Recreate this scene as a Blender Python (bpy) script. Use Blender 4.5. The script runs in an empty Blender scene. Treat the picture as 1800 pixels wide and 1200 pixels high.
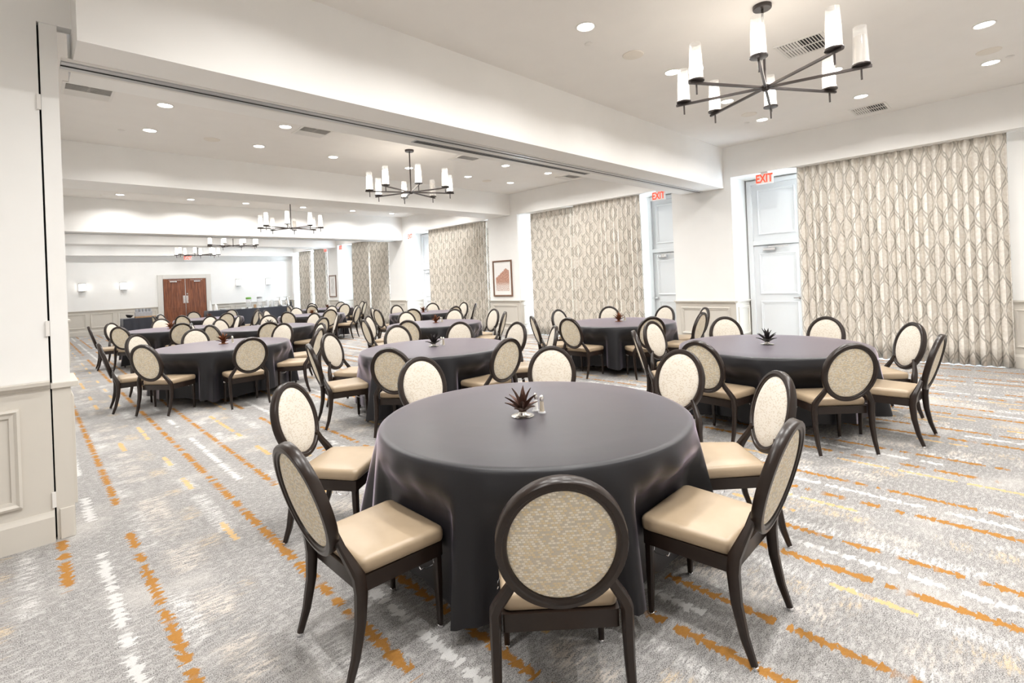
import bpy, bmesh, math, random
from mathutils import Vector, Matrix
R = math.radians
sc = bpy.context.scene
col = sc.collection
# ---------------------------------------------------------------- camera
yaw, pitch, roll = R(44.291), R(0.177), R(-2.391)
fw = Vector((math.sin(yaw) * math.cos(pitch), math.cos(yaw) * math.cos(pitch), math.sin(pitch)))
rt = Vector((math.cos(yaw), -math.sin(yaw), 0))
up = rt.cross(fw)
c_, s_ = math.cos(roll), math.sin(roll)
r2 = c_ * rt + s_ * up
u2 = -s_ * rt + c_ * up
cam_d = bpy.data.cameras.new('camera')
cam = bpy.data.objects.new('camera', cam_d)
col.objects.link(cam)
cam.matrix_world = Matrix(((r2.x, u2.x, -fw.x, 0), (r2.y, u2.y, -fw.y, 0), (r2.z, u2.z, -fw.z, 1.6), (0, 0, 0, 1)))
cam_d.sensor_width = 36
cam_d.lens = 878.5 / 1800 * 36
cam_d.shift_y = -(600 - 487.2) / 1800
cam_d.clip_start = .05
cam_d.clip_end = 200
sc.camera = cam
# ---------------------------------------------------------------- world and exposure
w = bpy.data.worlds.new('daylight')
sc.world = w
w.use_nodes = True
w.node_tree.nodes['Background'].inputs[0].default_value = (.86, .93, 1, 1)
w.node_tree.nodes['Background'].inputs[1].default_value = 1.0
sc.view_settings.view_transform = 'Standard'
sc.view_settings.look = 'None'
sc.view_settings.gamma = 1
sc.view_settings.use_curve_mapping = False
sc.view_settings.exposure = -0.45
sc.cycles.use_denoising = True
sc.cycles.max_bounces = 10
sc.cycles.diffuse_bounces = 6
sc.cycles.glossy_bounces = 4
sc.cycles.transmission_bounces = 6
sc.cycles.transparent_max_bounces = 8
sc.cycles.caustics_reflective = False
sc.cycles.caustics_refractive = False
sc.cycles.sample_clamp_indirect = 6
DOWN_W = 40      # watts of one recessed downlight
CANDLE = 9.0     # emission of a chandelier candle glass
PANE = 20.0      # daylight at the window panes
ZC = 4.015       # ceiling height

# ---------------------------------------------------------------- node helper
class G:
    def __init__(s, name):
        s.m = bpy.data.materials.new(name)
        s.m.use_nodes = True
        s.t = s.m.node_tree
        s.b = s.t.nodes['Principled BSDF']
        s._tc = None
    def put(s, sock, v):
        if isinstance(v, bpy.types.NodeSocket):
            s.t.links.new(v, sock)
        elif isinstance(v, (tuple, list)):
            sock.default_value = (*v, 1) if len(v) == 3 and len(sock.default_value) == 4 else v
        else:
            sock.default_value = v
    def tc(s, out='Object'):
        if s._tc is None:
            s._tc = s.t.nodes.new('ShaderNodeTexCoord')
        return s._tc.outputs[out]
    def pos(s):
        return s.t.nodes.new('ShaderNodeNewGeometry').outputs['Position']
    def sep(s, v):
        n = s.t.nodes.new('ShaderNodeSeparateXYZ'); s.put(n.inputs[0], v); return n.outputs
    def comb(s, x, y, z=0.0):
        n = s.t.nodes.new('ShaderNodeCombineXYZ')
        for i, v in enumerate((x, y, z)): s.put(n.inputs[i], v)
        return n.outputs[0]
    def ma(s, op, a, b=None, c=None):
        n = s.t.nodes.new('ShaderNodeMath'); n.operation = op
        for i, v in enumerate((a, b, c)):
            if v is not None: s.put(n.inputs[i], v)
        return n.outputs[0]
    def noise(s, v, scale, detail=2.0, rough=.5):
        n = s.t.nodes.new('ShaderNodeTexNoise'); s.put(n.inputs['Vector'], v)
        n.inputs['Scale'].default_value = scale; n.inputs['Detail'].default_value = detail
        n.inputs['Roughness'].default_value = rough
        return n.outputs['Fac']
    def white(s, v):
        n = s.t.nodes.new('ShaderNodeTexWhiteNoise'); n.noise_dimensions = '3D'
        s.put(n.inputs['Vector'], v); return n.outputs['Value']
    def rng(s, v, a, b, c=0.0, d=1.0, smooth=True):
        n = s.t.nodes.new('ShaderNodeMapRange')
        n.interpolation_type = 'SMOOTHSTEP' if smooth else 'LINEAR'
        for i, x in enumerate((v, a, b, c, d)): s.put(n.inputs[i], x)
        return n.outputs[0]
    def mix(s, f, a, b):
        n = s.t.nodes.new('ShaderNodeMix'); n.data_type = 'RGBA'
        s.put(n.inputs[0], f); s.put(n.inputs[6], a); s.put(n.inputs[7], b)
        return n.outputs[2]
    def bump(s, h, strength=.3, dist=.01):
        n = s.t.nodes.new('ShaderNodeBump'); n.inputs['Strength'].default_value = strength
        n.inputs['Distance'].default_value = dist; s.put(n.inputs['Height'], h)
        s.t.links.new(n.outputs[0], s.b.inputs['Normal'])
    def set(s, **k):
        for n, v in k.items(): s.put(s.b.inputs[n.replace('_', ' ')], v)
        return s
M = {}
def paint(name, c, rough=.6, var=.03, scale=3.0, bump=0, metal=0.0, spec=.4, **kw):
    g = G(name)
    n = g.noise(g.pos() if name in ('wall_white', 'greige', 'ceiling_white', 'beam_white') else g.tc(), scale, 3)
    d = tuple(max(0, x * (1 - var)) for x in c); l = tuple(min(1, x * (1 + var)) for x in c)
    g.set(Base_Color=g.mix(n, d, l), Roughness=rough, Metallic=metal)
    g.b.inputs['Specular IOR Level'].default_value = spec
    if bump: g.bump(g.noise(g.tc(), scale * 40, 2), bump, .002)
    g.set(**kw)
    M[name] = g.m
    return g
paint('wall_white', (.84, .835, .82), .65)
paint('beam_white', (.84, .83, .81), .6)
paint('ceiling_white', (.80, .775, .745), .75)
paint('greige', (.60, .565, .51), .5, .03)
paint('door_paint', (.70, .71, .72), .4, .02)
paint('casing_paint', (.66, .64, .60), .45, .02)
paint('black_slot', (.01, .01, .01), .8)
paint('track_metal', (.55, .56, .57), .35, .05, metal=.6)
paint('frame_dark', (.018, .011, .0082), .3, .2, 30, spec=.35)
paint('chrome', (.82, .82, .84), .15, .02, metal=1.0)
paint('bronze', (.07, .06, .058), .35, .1, 8, metal=.7)
paint('vent_white', (.74, .72, .69), .5)
paint('vent_dark', (.05, .05, .05), .8)
paint('disc_cream', (.74, .69, .62), .6)
paint('white_plastic', (.85, .85, .84), .35)
paint('copper_leaf', (.20, .075, .035), .33, .35, 25, metal=.55)
paint('brown_leaf', (.085, .042, .030), .35, .4, 25, metal=.4)
paint('black_leaf', (.022, .017, .018), .35, .3, 25, metal=.3)
paint('silver', (.75, .73, .70), .2, .05, metal=1.0)
paint('pepper', (.35, .27, .16), .6, .4, 90)
paint('salt', (.86, .85, .83), .5, .05)
paint('wood_block', (.45, .27, .14), .5, .2, 20)
paint('green_lid', (.16, .42, .06), .5, .1)
paint('grey_lid', (.28, .28, .27), .5, .1)
paint('porcelain', (.85, .85, .84), .25, .02)
paint('cup_grey', (.42, .43, .46), .3, .2, 20)
paint('dark_basket', (.035, .033, .033), .6, .3, 60)
paint('frame_copper', (.20, .115, .08), .35, .15, 20, metal=.35)
paint('mat_board', (.84, .83, .81), .8, .01)
paint('exit_face', (.86, .84, .82), .4, .01)
g = paint('exit_red', (.85, .06, .03), .4, .05)
g.set(Emission_Color=(1, .10, .04), Emission_Strength=.9)
# leather seat
g = G('tan_leather')
n = g.noise(g.tc(), 9, 3)
g.set(Base_Color=g.mix(n, (.325, .245, .160), (.39, .30, .206)), Roughness=.38)
g.bump(g.noise(g.tc(), 220, 2), .08, .001)
M['leather'] = g.m
def fabric(name, cols, cx, cz, dark):
    g = G(name)
    x, y, z = g.sep(g.tc())[:3]
    row = g.ma('FLOOR', g.ma('DIVIDE', z, cz))
    u = g.ma('ADD', g.ma('DIVIDE', x, cx), g.ma('MULTIPLY', row, .37))
    cu = g.ma('FLOOR', u)
    rnd = g.white(g.comb(cu, row, 1.0))
    rnd2 = g.white(g.comb(cu, row, 7.0))
    base = g.mix(g.rng(rnd, .35, .75, smooth=False), cols[0], cols[1])
    base = g.mix(g.ma('GREATER_THAN', rnd2, .76), base, cols[2])
    fz = g.ma('FRACT', g.ma('DIVIDE', z, cz)); fx = g.ma('FRACT', u)
    ez = g.ma('MULTIPLY', g.rng(fz, 0, .25), g.rng(fz, 1, .75))
    ex = g.ma('MULTIPLY', g.rng(fx, 0, .18), g.rng(fx, 1, .82))
    h = g.ma('MULTIPLY', ez, ex)
    g.set(Base_Color=g.mix(h, dark, base), Roughness=.85)
    g.b.inputs['Sheen Weight'].default_value = .15
    g.bump(h, .5, .003)
    M[name] = g.m
fabric('weave_back', ((.80, .75, .645), (.70, .58, .37), (.56, .51, .42)), .0135, .0085, (.58, .51, .40))
fabric('weave_front', ((.68, .64, .575), (.66, .61, .53), (.55, .48, .39)), .012, .0075, (.56, .50, .42))
# tablecloth
g = G('charcoal_cloth')
p = g.tc()
n = g.noise(p, 500, 1)
big = g.noise(p, 2.2, 4)
g.set(Base_Color=g.mix(n, (.0085, .0083, .0098), (.0135, .013, .0152)), Roughness=.5)
g.b.inputs['Sheen Weight'].default_value = .75
g.b.inputs['Specular IOR Level'].default_value = .15
g.b.inputs['Coat Weight'].default_value = 1.0
g.b.inputs['Coat IOR'].default_value = 1.24
g.b.inputs['Coat Roughness'].default_value = .34
g.b.inputs['Sheen Roughness'].default_value = .28
g.b.inputs['Sheen Tint'].default_value = (.82, .70, .86, 1)
g.bump(g.ma('ADD', g.ma('MULTIPLY', n, .06), big), .25, .03)
M['cloth'] = g.m
g = G('navy_black_cloth')
n = g.noise(g.tc(), 400, 1)
g.set(Base_Color=g.mix(n, (.018, .020, .030), (.028, .030, .042)), Roughness=.7)
g.b.inputs['Sheen Weight'].default_value = .2
M['cloth_navy'] = g.m
# emitters: lamps, candle glasses, sconces, panes
def emit(name, c, e, base=(.9, .9, .88), rough=.4):
    g = paint(name, base, rough, .02)
    g.set(Emission_Color=c, Emission_Strength=e)
emit('lamp_lens', (1, .96, .90), 22)
emit('candle_glow', (1, .93, .82), CANDLE)
g = paint('candle_unlit', (.62, .58, .54), .5, .03)
emit('sconce_glow', (1, .95, .88), 5)
g = G('clear_glass')
g.set(Base_Color=g.mix(g.noise(g.tc(), 6, 2), (.96, .95, .93), (1, 1, 1)), Roughness=.06, Alpha=.22)
g.b.inputs['Specular IOR Level'].default_value = .6
M['glass'] = g.m
g = G('pane_daylight')
g.set(Base_Color=(.9, .95, 1), Roughness=.1, Emission_Strength=PANE)
g.set(Emission_Color=g.mix(g.noise(g.pos(), .8, 2), (.66, .82, 1), (.76, .88, 1)))
M['pane'] = g.m
# mahogany doors
g = G('mahogany')
x, y, z = g.sep(g.tc())[:3]
gr = g.noise(g.comb(g.ma('MULTIPLY', x, 26), y, g.ma('MULTIPLY', z, 1.3)), 1.6, 5, .6)
g.set(Base_Color=g.mix(g.rng(gr, .3, .72), (.10, .027, .012), (.30, .105, .045)), Roughness=.35)
M['wood'] = g.m
# curtain: grey ogee lattice with double lines on cream, on the cloth's own coordinates
g = G('ogee_curtain')
u, v, _ = g.sep(g.tc('UV'))[:3]
W_, P_ = .31, .56
def ogee(sign, off, width):
    cz = g.ma('COSINE', g.ma('MULTIPLY', v, 2 * math.pi / P_))
    tri = g.ma('MULTIPLY', g.ma('ARCSINE', cz), 2 / math.pi)
    s3 = g.ma('MULTIPLY_ADD', g.ma('SINE', g.ma('MULTIPLY', tri, math.pi)), .16, tri)
    a = g.ma('MULTIPLY_ADD', s3, sign * W_ * .235, u)
    fr = g.ma('SUBTRACT', g.ma('FRACT', g.ma('ADD', g.ma('DIVIDE', a, W_), 50.5 + off)), .5)
    d = g.ma('MULTIPLY', g.ma('ABSOLUTE', fr), W_)
    return d
da, db = ogee(1, .25, 0), ogee(-1, -.25, 0)
dm = g.ma('MINIMUM', da, db)
nn = g.noise(g.comb(g.ma('MULTIPLY', u, 3), v), 14, 4)
dmj = g.ma('ADD', dm, g.ma('MULTIPLY', g.ma('SUBTRACT', nn, .5), .012))
line = g.ma('SUBTRACT', g.rng(dmj, .038, .030), g.ma('MULTIPLY', g.rng(dmj, .016, .008), .75))
line = g.ma('MAXIMUM', line, g.ma('MULTIPLY', g.rng(g.ma('ADD', da, db), .07, .045), .4))
cell = g.noise(g.comb(u, v), 22, 3)
dots = g.ma('GREATER_THAN', g.noise(g.comb(u, g.ma('MULTIPLY', v, .7)), 60, 1), .66)
base = g.mix(g.rng(cell, .35, .7), (.74, .69, .625), (.86, .83, .775))
base = g.mix(g.ma('MULTIPLY', dots, .35), base, (.50, .455, .39))
thread = g.noise(g.comb(g.ma('MULTIPLY', u, 1), g.ma('MULTIPLY', v, 60)), 8, 2)
base = g.mix(g.ma('MULTIPLY', thread, .25), base, (.72, .66, .58))
g.set(Base_Color=g.mix(g.ma('MULTIPLY', line, .9), base, (.40, .372, .325)), Roughness=.8)
g.b.inputs['Sheen Weight'].default_value = .2
g.bump(thread, .12, .002)
M['curtain'] = g.m
# carpet: grey heather with jagged ochre, white and sand dashes running along the hall
g = G('striped_carpet')
P0 = g.pos()
x, y, z = g.sep(P0)[:3]
fine = g.noise(P0, 210, 2, .7)
med = g.noise(g.comb(g.ma('MULTIPLY', x, 1.2), g.ma('MULTIPLY', y, 2.4)), 20, 4, .65)
lowf = g.noise(P0, 1.7, 3)
grey = g.mix(g.rng(fine, .36, .64), (.105, .099, .096), (.43, .418, .407))
grey = g.mix(g.ma('MULTIPLY', g.rng(med, .44, .68), .6), grey, (.49, .477, .464))
grey = g.mix(g.ma('MULTIPLY', g.rng(lowf, .5, .75), .45), grey, (.57, .545, .515))
PER = .965
per = g.ma('DIVIDE', g.ma('ADD', x, 38.6 - .03), PER)
kx = g.ma('FLOOR', per)
u = g.ma('MULTIPLY', g.ma('FRACT', per), PER)
jag = g.noise(g.comb(g.ma('MULTIPLY', x, 14), g.ma('MULTIPLY', y, 46)), 1.0, 3, .6)
saw = g.ma('FRACT', g.ma('MULTIPLY_ADD', y, 15.0, g.ma('MULTIPLY', g.noise(P0, 3, 1), 5)))
sawr = g.ma('FRACT', g.ma('MULTIPLY_ADD', y, -15.0, g.ma('MULTIPLY', g.noise(P0, 3, 1), 5)))
blockn = g.white(g.comb(kx, g.ma('FLOOR', g.ma('DIVIDE', y, .6)), 3.0))
fir = g.ma('MULTIPLY_ADD', g.ma('GREATER_THAN', blockn, .5), g.ma('SUBTRACT', saw, sawr), sawr)
fibre = g.noise(P0, 150, 1)
def band(c, wdt, seed, dens, period=.6, gap=.06, firw=.03, jw=.06):
    d = g.ma('ABSOLUTE', g.ma('SUBTRACT', u, c))
    e = g.ma('MULTIPLY_ADD', g.ma('SUBTRACT', jag, .5), jw, d)
    e = g.ma('MULTIPLY_ADD', fir, firw, e)
    e = g.ma('MULTIPLY_ADD', g.ma('SUBTRACT', fibre, .5), .02, e)
    m = g.rng(e, wdt + .006, wdt - .004)
    ya = g.ma('ADD', g.ma('DIVIDE', y, period), seed)
    gate = g.ma('LESS_THAN', g.white(g.comb(kx, g.ma('FLOOR', ya), seed * 3.7)), dens)
    fr = g.ma('FRACT', ya)
    gp = gap / period
    notch = g.ma('MULTIPLY', g.rng(fr, 0, gp), g.rng(fr, 1, 1 - gp))
    brk = g.rng(g.noise(g.comb(g.ma('MULTIPLY', kx, 7.3), g.ma('MULTIPLY', y, 4.0), seed), 1.5, 2), .36, .44)
    return g.ma('MULTIPLY', g.ma('MULTIPLY', m, gate), g.ma('MULTIPLY', g.ma('GREATER_THAN', notch, .5), brk))
def patch(c, wdt, seed, thr, sy=1.6):
    d = g.ma('ABSOLUTE', g.ma('SUBTRACT', u, c))
    nz = g.noise(g.comb(g.ma('MULTIPLY', kx, 5.1), g.ma('MULTIPLY', y, sy), seed), 2.0, 2)
    hz = g.noise(g.comb(g.ma('MULTIPLY', x, 6), g.ma('MULTIPLY', y, 24), seed), 2.5, 4, .7)
    dj = g.ma('MULTIPLY_ADD', g.ma('SUBTRACT', jag, .5), .16, d)
    m = g.ma('MULTIPLY', g.rng(dj, wdt, wdt * .2), g.rng(g.ma('MULTIPLY_ADD', g.ma('SUBTRACT', hz, .5), .35, nz), thr, thr + .14))
    return g.ma('MULTIPLY', m, g.rng(g.ma('MULTIPLY_ADD', g.ma('SUBTRACT', fibre, .5), .5, hz), .44, .60))
c = g.mix(g.ma('MULTIPLY', patch(.62, .13, 2.3, .47), .7), grey, (.66, .59, .52))
c = g.mix(g.ma('MULTIPLY', patch(.78, .09, 9.1, .52), .65), c, (.62, .47, .29))
c = g.mix(g.ma('MULTIPLY', patch(.50, .08, 5.7, .50, 1.1), .85), c, (.62, .607, .595))
c = g.mix(g.ma('MULTIPLY', patch(.90, .07, 14.2, .5, 1.0), .85), c, (.62, .607, .595))
c = g.mix(g.ma('MULTIPLY', band(.265, .036, 4.2, .75, .6, .03, .03, .09), .8), c, (.60, .592, .583))
c = g.mix(g.ma('MULTIPLY', band(.66, .024, 6.6, .35, .45, .04, .012), .85), c, (.56, .35, .13))
c = g.mix(g.ma('MULTIPLY', band(.90, .022, 8.1, .35, .4, .05, .012), .85), c, (.60, .40, .18))
orng = g.mix(g.noise(P0, 90, 2), (.29, .125, .019), (.41, .195, .038))
c = g.mix(g.ma('MULTIPLY', band(.10, .036, 1.1, .9, .62, .05, .026), .95), c, orng)
c = g.mix(g.ma('MULTIPLY', band(.43, .033, 2.6, .88, .58, .05, .026), .95), c, orng)
g.set(Base_Color=c, Roughness=.95)
g.b.inputs['Specular IOR Level'].default_value = .15
g.bump(fine, .5, .006)
M['carpet'] = g.m
# framed prints
def art(name, kind):
    g = G(name)
    x, y, z = g.sep(g.tc('Generated'))[:3]
    n1 = g.noise(g.comb(g.ma('MULTIPLY', y, 3), z, 0), 2.2, 5, .6)
    n2 = g.noise(g.comb(y, z, 4), 26, 4)
    if kind == 'mountain':
        pk = g.ma('ABSOLUTE', g.ma('SUBTRACT', y, .22))
        ridge = g.ma('MULTIPLY_ADD', n1, .16, g.ma('MULTIPLY_ADD', pk, -.48, .80))
        m = g.rng(g.ma('SUBTRACT', ridge, z), -.02, .02)
        rock = g.mix(g.rng(n2, .35, .65), (.30, .13, .085), (.62, .38, .29))
        cc = g.mix(m, (.80, .79, .78), rock)
        low = g.ma('MULTIPLY', g.rng(z, .38, .16), g.rng(g.noise(g.comb(y, z, 9), 40, 3), .42, .55))
        cc = g.mix(low, cc, (.80, .77, .74))
    else:
        m = g.ma('MULTIPLY', g.rng(g.ma('ABSOLUTE', g.ma('SUBTRACT', y, .5)), .42, .2), g.rng(n1, .40, .62))
        cc = g.mix(g.ma('MULTIPLY', m, .8), (.80, .79, .77), (.40, .37, .35))
    g.set(Base_Color=cc, Roughness=.5)
    M[name] = g.m
art('mountain_print', 'mountain'); art('grey_print', 'grey')

# ---------------------------------------------------------------- mesh helpers
def tag(o, label=None, cat=None, group=None, kind=None):
    if label: o['label'] = label
    if cat: o['category'] = cat
    if group: o['group'] = group
    if kind: o['kind'] = kind
    return o
def link(name, me, parent=None):
    o = bpy.data.objects.new(name, me); col.objects.link(o)
    if parent is not None: o.parent = parent
    return o
def empty(name, loc=(0, 0, 0), rz=0.0, parent=None):
    o = link(name, None, parent); o.location = loc; o.rotation_euler = (0, 0, rz)
    o.empty_display_size = .1
    return o
def mesh(name, bm, mat, smooth=False, sharp=35):
    bmesh.ops.recalc_face_normals(bm, faces=bm.faces)
    me = bpy.data.meshes.new(name); bm.to_mesh(me); bm.free()
    mats = mat if isinstance(mat, (list, tuple)) else [mat]
    for m in mats: me.materials.append(M[m])
    if smooth:
        for p in me.polygons: p.use_smooth = True
        me.set_sharp_from_angle(angle=R(sharp))
    return me
def obj(name, bm, mat, parent=None, smooth=False, sharp=35):
    return link(name, mesh(name, bm, mat, smooth, sharp), parent)
def box(bm, x0, x1, y0, y1, z0, z1, bev=0, mat=0):
    vs = [bm.verts.new((x, y, z)) for x in (x0, x1) for y in (y0, y1) for z in (z0, z1)]
    fs = []
    for q in ((0, 1, 3, 2), (4, 6, 7, 5), (0, 4, 5, 1), (2, 3, 7, 6), (0, 2, 6, 4), (1, 5, 7, 3)):
        f = bm.faces.new([vs[i] for i in q]); f.material_index = mat; fs.append(f)
    if bev:
        es = list({e for f in fs for e in f.edges})
        bmesh.ops.bevel(bm, geom=es, offset=bev, segments=2, affect='EDGES', profile=.6)
    return bm
def B(*a, **k):
    return box(bmesh.new(), *a, **k)
def loft(bm, rings, cap=True, closed=True):
    vr = [[bm.verts.new(p) for p in r] for r in rings]
    for a, b in zip(vr[:-1], vr[1:]):
        n = len(a)
        for i in range(n if closed else n - 1):
            j = (i + 1) % n
            bm.faces.new((a[i], a[j], b[j], b[i]))
    if cap:
        for r, flip in ((vr[0], True), (vr[-1], False)):
            try: bm.faces.new(list(reversed(r)) if flip else r)
            except ValueError: pass
    return bm
def lathe(bm, prof, n=24, cx=0, cy=0, cz=0, close_top=True):
    rings = [[(cx + r * math.cos(2 * math.pi * i / n), cy + r * math.sin(2 * math.pi * i / n), cz + z) for i in range(n)] for r, z in prof]
    return loft(bm, rings, cap=close_top)
def tube(bm, pts, secs, nseg=8, power=.75):
    """pts: centres; secs: (half width along side, half depth) of a rounded-square section"""
    pts = [Vector(p) for p in pts]
    rings = []
    for i, p in enumerate(pts):
        a = pts[max(0, i - 1)]; b = pts[min(len(pts) - 1, i + 1)]
        t = (b - a).normalized()
        ref = Vector((0, 1, 0)) if abs(t.y) < .8 else Vector((0, 0, 1))
        sx = t.cross(ref).normalized(); sy = sx.cross(t).normalized()
        hw, hd = secs[i] if isinstance(secs, list) else secs
        r = []
        for k in range(nseg):
            an = 2 * math.pi * (k + .5) / nseg
            ca, sa = math.cos(an), math.sin(an)
            r.append(p + sx * hw * math.copysign(abs(ca) ** power, ca) + sy * hd * math.copysign(abs(sa) ** power, sa))
        rings.append(r)
    return loft(bm, rings)
def wire(bm, pts, r=.003, n=6):
    return tube(bm, pts, (r, r), n, 1.0)
def moulding(bm, O, U, N, a0, a1, z0, z1, prof=((0, 0), (0, .02), (.014, .026), (.03, .014), (.05, .012), (.05, 0))):
    """mitred picture-frame moulding on a wall: O origin, U unit along the wall, N unit outwards"""
    O, U, N = Vector(O), Vector(U), Vector(N)
    Z = Vector((0, 0, 1))
    loops = []
    for ins, h in prof:
        loops.append([O + U * a + Z * b + N * h for a, b in ((a0 + ins, z0 + ins), (a1 - ins, z0 + ins), (a1 - ins, z1 - ins), (a0 + ins, z1 - ins))])
    return loft(bm, loops, cap=False)
def struct(name, bm, mat, label, cat='wall'):
    return tag(obj(name, bm, mat), label, cat, kind='structure')

# ---------------------------------------------------------------- room shell
XP, XB, YF, ZH, ZR = 9.99, 10.75, 26.72, 3.41, .985
struct('floor', B(-3.2, 10.9, -1.5, 26.9, -.1, 0), 'carpet', 'grey heathered carpet with jagged ochre and white stripes', 'floor')
struct('ceiling', B(-3.2, 10.9, -1.5, 26.9, ZC, ZC + .1), 'ceiling_white', 'flat white ceiling set with recessed lights', 'ceiling')
def rail_parts(parent, O, U, N, a0, a1, z=ZR, base=.2):
    """chair rail and baseboard along a wall stretch"""
    O, U, N = Vector(O), Vector(U), Vector(N)
    def strip(nm, prof):
        bm = bmesh.new()
        loft(bm, [[O + U * a + N * d + Vector((0, 0, h)) for d, h in prof] for a in (a0, a1)])
        return obj(nm, bm, 'greige', parent)
    strip('chair_rail', [(0, z - .055), (.012, z - .05), (.018, z - .03), (.042, z - .026), (.046, z - .004), (.04, z), (0, z)])
    strip('baseboard', [(0, 0), (.022, 0), (.022, base - .035), (.012, base - .012), (.008, base), (0, base)])
def dado(parent, O, U, N, a0, a1, panels, z=ZR, z0=.30, z1=None):
    """painted lower wall: thin greige skin, rail, baseboard and panel mouldings"""
    O, U, N = Vector(O), Vector(U), Vector(N)
    bm = bmesh.new()
    loft(bm, [[O + U * a + N * d + Vector((0, 0, h)) for d, h in ((-.002, 0), (.004, 0), (.004, z - .04), (-.002, z - .04))] for a in (a0, a1)])
    obj('wainscot', bm, 'greige', parent)
    rail_parts(parent, O + N * .003, U, N, a0, a1, z)
    for p0, p1 in panels:
        bm = bmesh.new()
        moulding(bm, O + N * .004, U, N, p0, p1, z0, (z1 or z - .13))
        obj('panel_moulding', bm, 'greige', parent)
# window wall: deep bays between piers
wr = struct('wall_right', B(XB, XB + .15, -1.5, 26.9, 0, ZC), 'wall_white', 'white outer wall at the back of the curtained window bays')
PIERS = [(-1.5, .22), (3.975, 5.236), (9.95, 11.18), (15.75, 16.9), (21.28, 22.3), (26.45, 26.72)]
for i, (a, b) in enumerate(PIERS):
    w_ = struct('wall_pier_%d' % (i + 1), B(XP if i else 10.28, XB, a, b, 0, ZH), 'wall_white', [
        'white wall end beside the widest curtain', 'white pier between the first two exit doors', 'white pier carrying the framed mountain print',
        'white pier between the third and fourth curtained bays', 'white pier carrying the tall grey print', 'white corner return beside the last curtain'][i])
    m_ = (a + b) / 2
    pan = [(a + .12, m_ - .05), (m_ + .05, b - .12)] if i in (1, 3) else ([(a + .1, b - .1)] if b - a > .5 else [])
    dado(w_, (XP if i else 10.28, 0, 0), (0, 1, 0), (-1, 0, 0), a, b, pan)
    for yy, s in ((a, -1), (b, 1)):
        if -1 < yy < 26.6:
            dado(w_, (0, yy, 0), (1, 0, 0), (0, s, 0), (XP if i else 10.28) - .004, XB, [(XP + .1, XB - .12)] if i else [])
struct('trim_1', B(XP, XB, -1.5, 26.72, ZH, ZC), 'beam_white', 'long white bulkhead running above the curtains', 'bulkhead')
# ceiling beams
BEAMS = [(.28, 4.116, 4.985, 3.215), (0, 10.212, 11.05, 3.415), (0, 15.92, 16.78, 3.18), (0, 21.4, 22.25, 3.32)]
for i, (x0, a, b, z) in enumerate(BEAMS):
    struct('trim_%d' % (i + 2), B(x0, XP + .001, a, b, z, ZC), 'beam_white', [
        'deep white beam with folding-wall track underneath', 'white ceiling beam beyond the second chandelier', 'white ceiling beam with a lower soffit before the fourth chandelier',
        'white ceiling beam closest to the wooden double doors'][i], 'beam')
def track(i, x0, x1, yc, z):
    t = struct('trim_%d' % i, B(x0, x1, yc - .07, yc + .07, z - .012, z + .01), 'track_metal', 'grey metal folding-wall track recessed in beam %s' % ('spanning the first opening' if i == 6 else 'spanning the far opening'), 'track')
    obj('slot', B(x0, x1, yc - .012, yc + .012, z - .0135, z - .011), 'black_slot', t)
    for s in (-1, 1):
        obj('lip', B(x0, x1, yc + s * .10 - .02, yc + s * .10 + .02, z - .006, z + .004), 'vent_white', t)
track(6, .22, 9.97, 4.60, 3.215)
track(7, .75, 9.97, 16.35, 3.18)
# far wall with bulkhead, dado and double door
wf = struct('wall_far', B(-.1, 10.9, YF, YF + .15, 0, ZC), 'wall_white', 'white end wall with greige panelling around the wooden doors')
struct('trim_8', B(0, XP, 26.35, YF, 3.25, ZC), 'beam_white', 'white bulkhead above the end wall', 'bulkhead')
xs = [.05 + .895 * k for k in range(5)]
dado(wf, (0, YF, 0), (1, 0, 0), (0, -1, 0), 0, 4.2, [(x + .06, min(x + .80, 4.12)) for x in xs[:-1]] + [(3.69, 4.12)], 1.02)
dado(wf, (0, YF, 0), (1, 0, 0), (0, -1, 0), 6.27, XP, [(6.37 + .9 * k, 7.1 + .9 * k) for k in range(4)], 1.0)
# side and rear walls, the folded-wall pocket panel and its jamb
struct('wall_left', B(-.15, 0, 4.985, 26.9, 0, ZC), 'wall_white', 'white side wall hidden behind the partition jamb')
struct('wall_left_near', B(-3.2, -3.05, -1.5, 4.5, 0, ZC), 'wall_white', 'white side wall of the nearest bay')
struct('wall_near', B(-3.2, 10.9, -1.6, -1.45, 0, ZC), 'wall_white', 'white wall closing the nearest bay')
pk = struct('wall_pocket', B(-3.1, .103, 4.52, 4.62, 0, ZC), 'wall_white', 'white pocket-door wall panel with a panelled greige base')
box_ = B(.103, .30, 4.52, 4.62, 3.44, ZC)
obj('lintel', box_, 'wall_white', pk)
dado(pk, (0, 4.52, 0), (1, 0, 0), (0, -1, 0), -3.1, .102, [(-.75, -.045), (-1.6, -.85)], 1.058, .27, .90)
for k, zz in enumerate((.22, 1.35, 2.85)):
    obj('hinge', B(.092, .112, 4.505, 4.522, zz, zz + .1), 'vent_white', pk)
jb = struct('wall_jamb', B(.114, .204, 4.53, 4.98, 0, 3.44), 'wall_white', 'narrow white jamb post at the folding-wall opening')
obj('gap_shade_strip', B(.095, .116, 4.585, 4.66, 0, 3.44), 'black_slot', jb)  # black strip paints the shade in the gap between panel and jamb
obj('wainscot', B(.112, .205, 4.522, 4.985, 0, 1.0), 'greige', jb)
obj('chair_rail', B(.105, .245, 4.505, 5.0, 1.0, 1.035, .004), 'greige', jb)
obj('baseboard', B(.128, .20, 4.508, 4.99, 0, .2, .004), 'greige', jb)
obj('panel_strip', B(.17, .222, 4.56, 4.97, .2, .93, .003), 'greige', jb)
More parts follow.
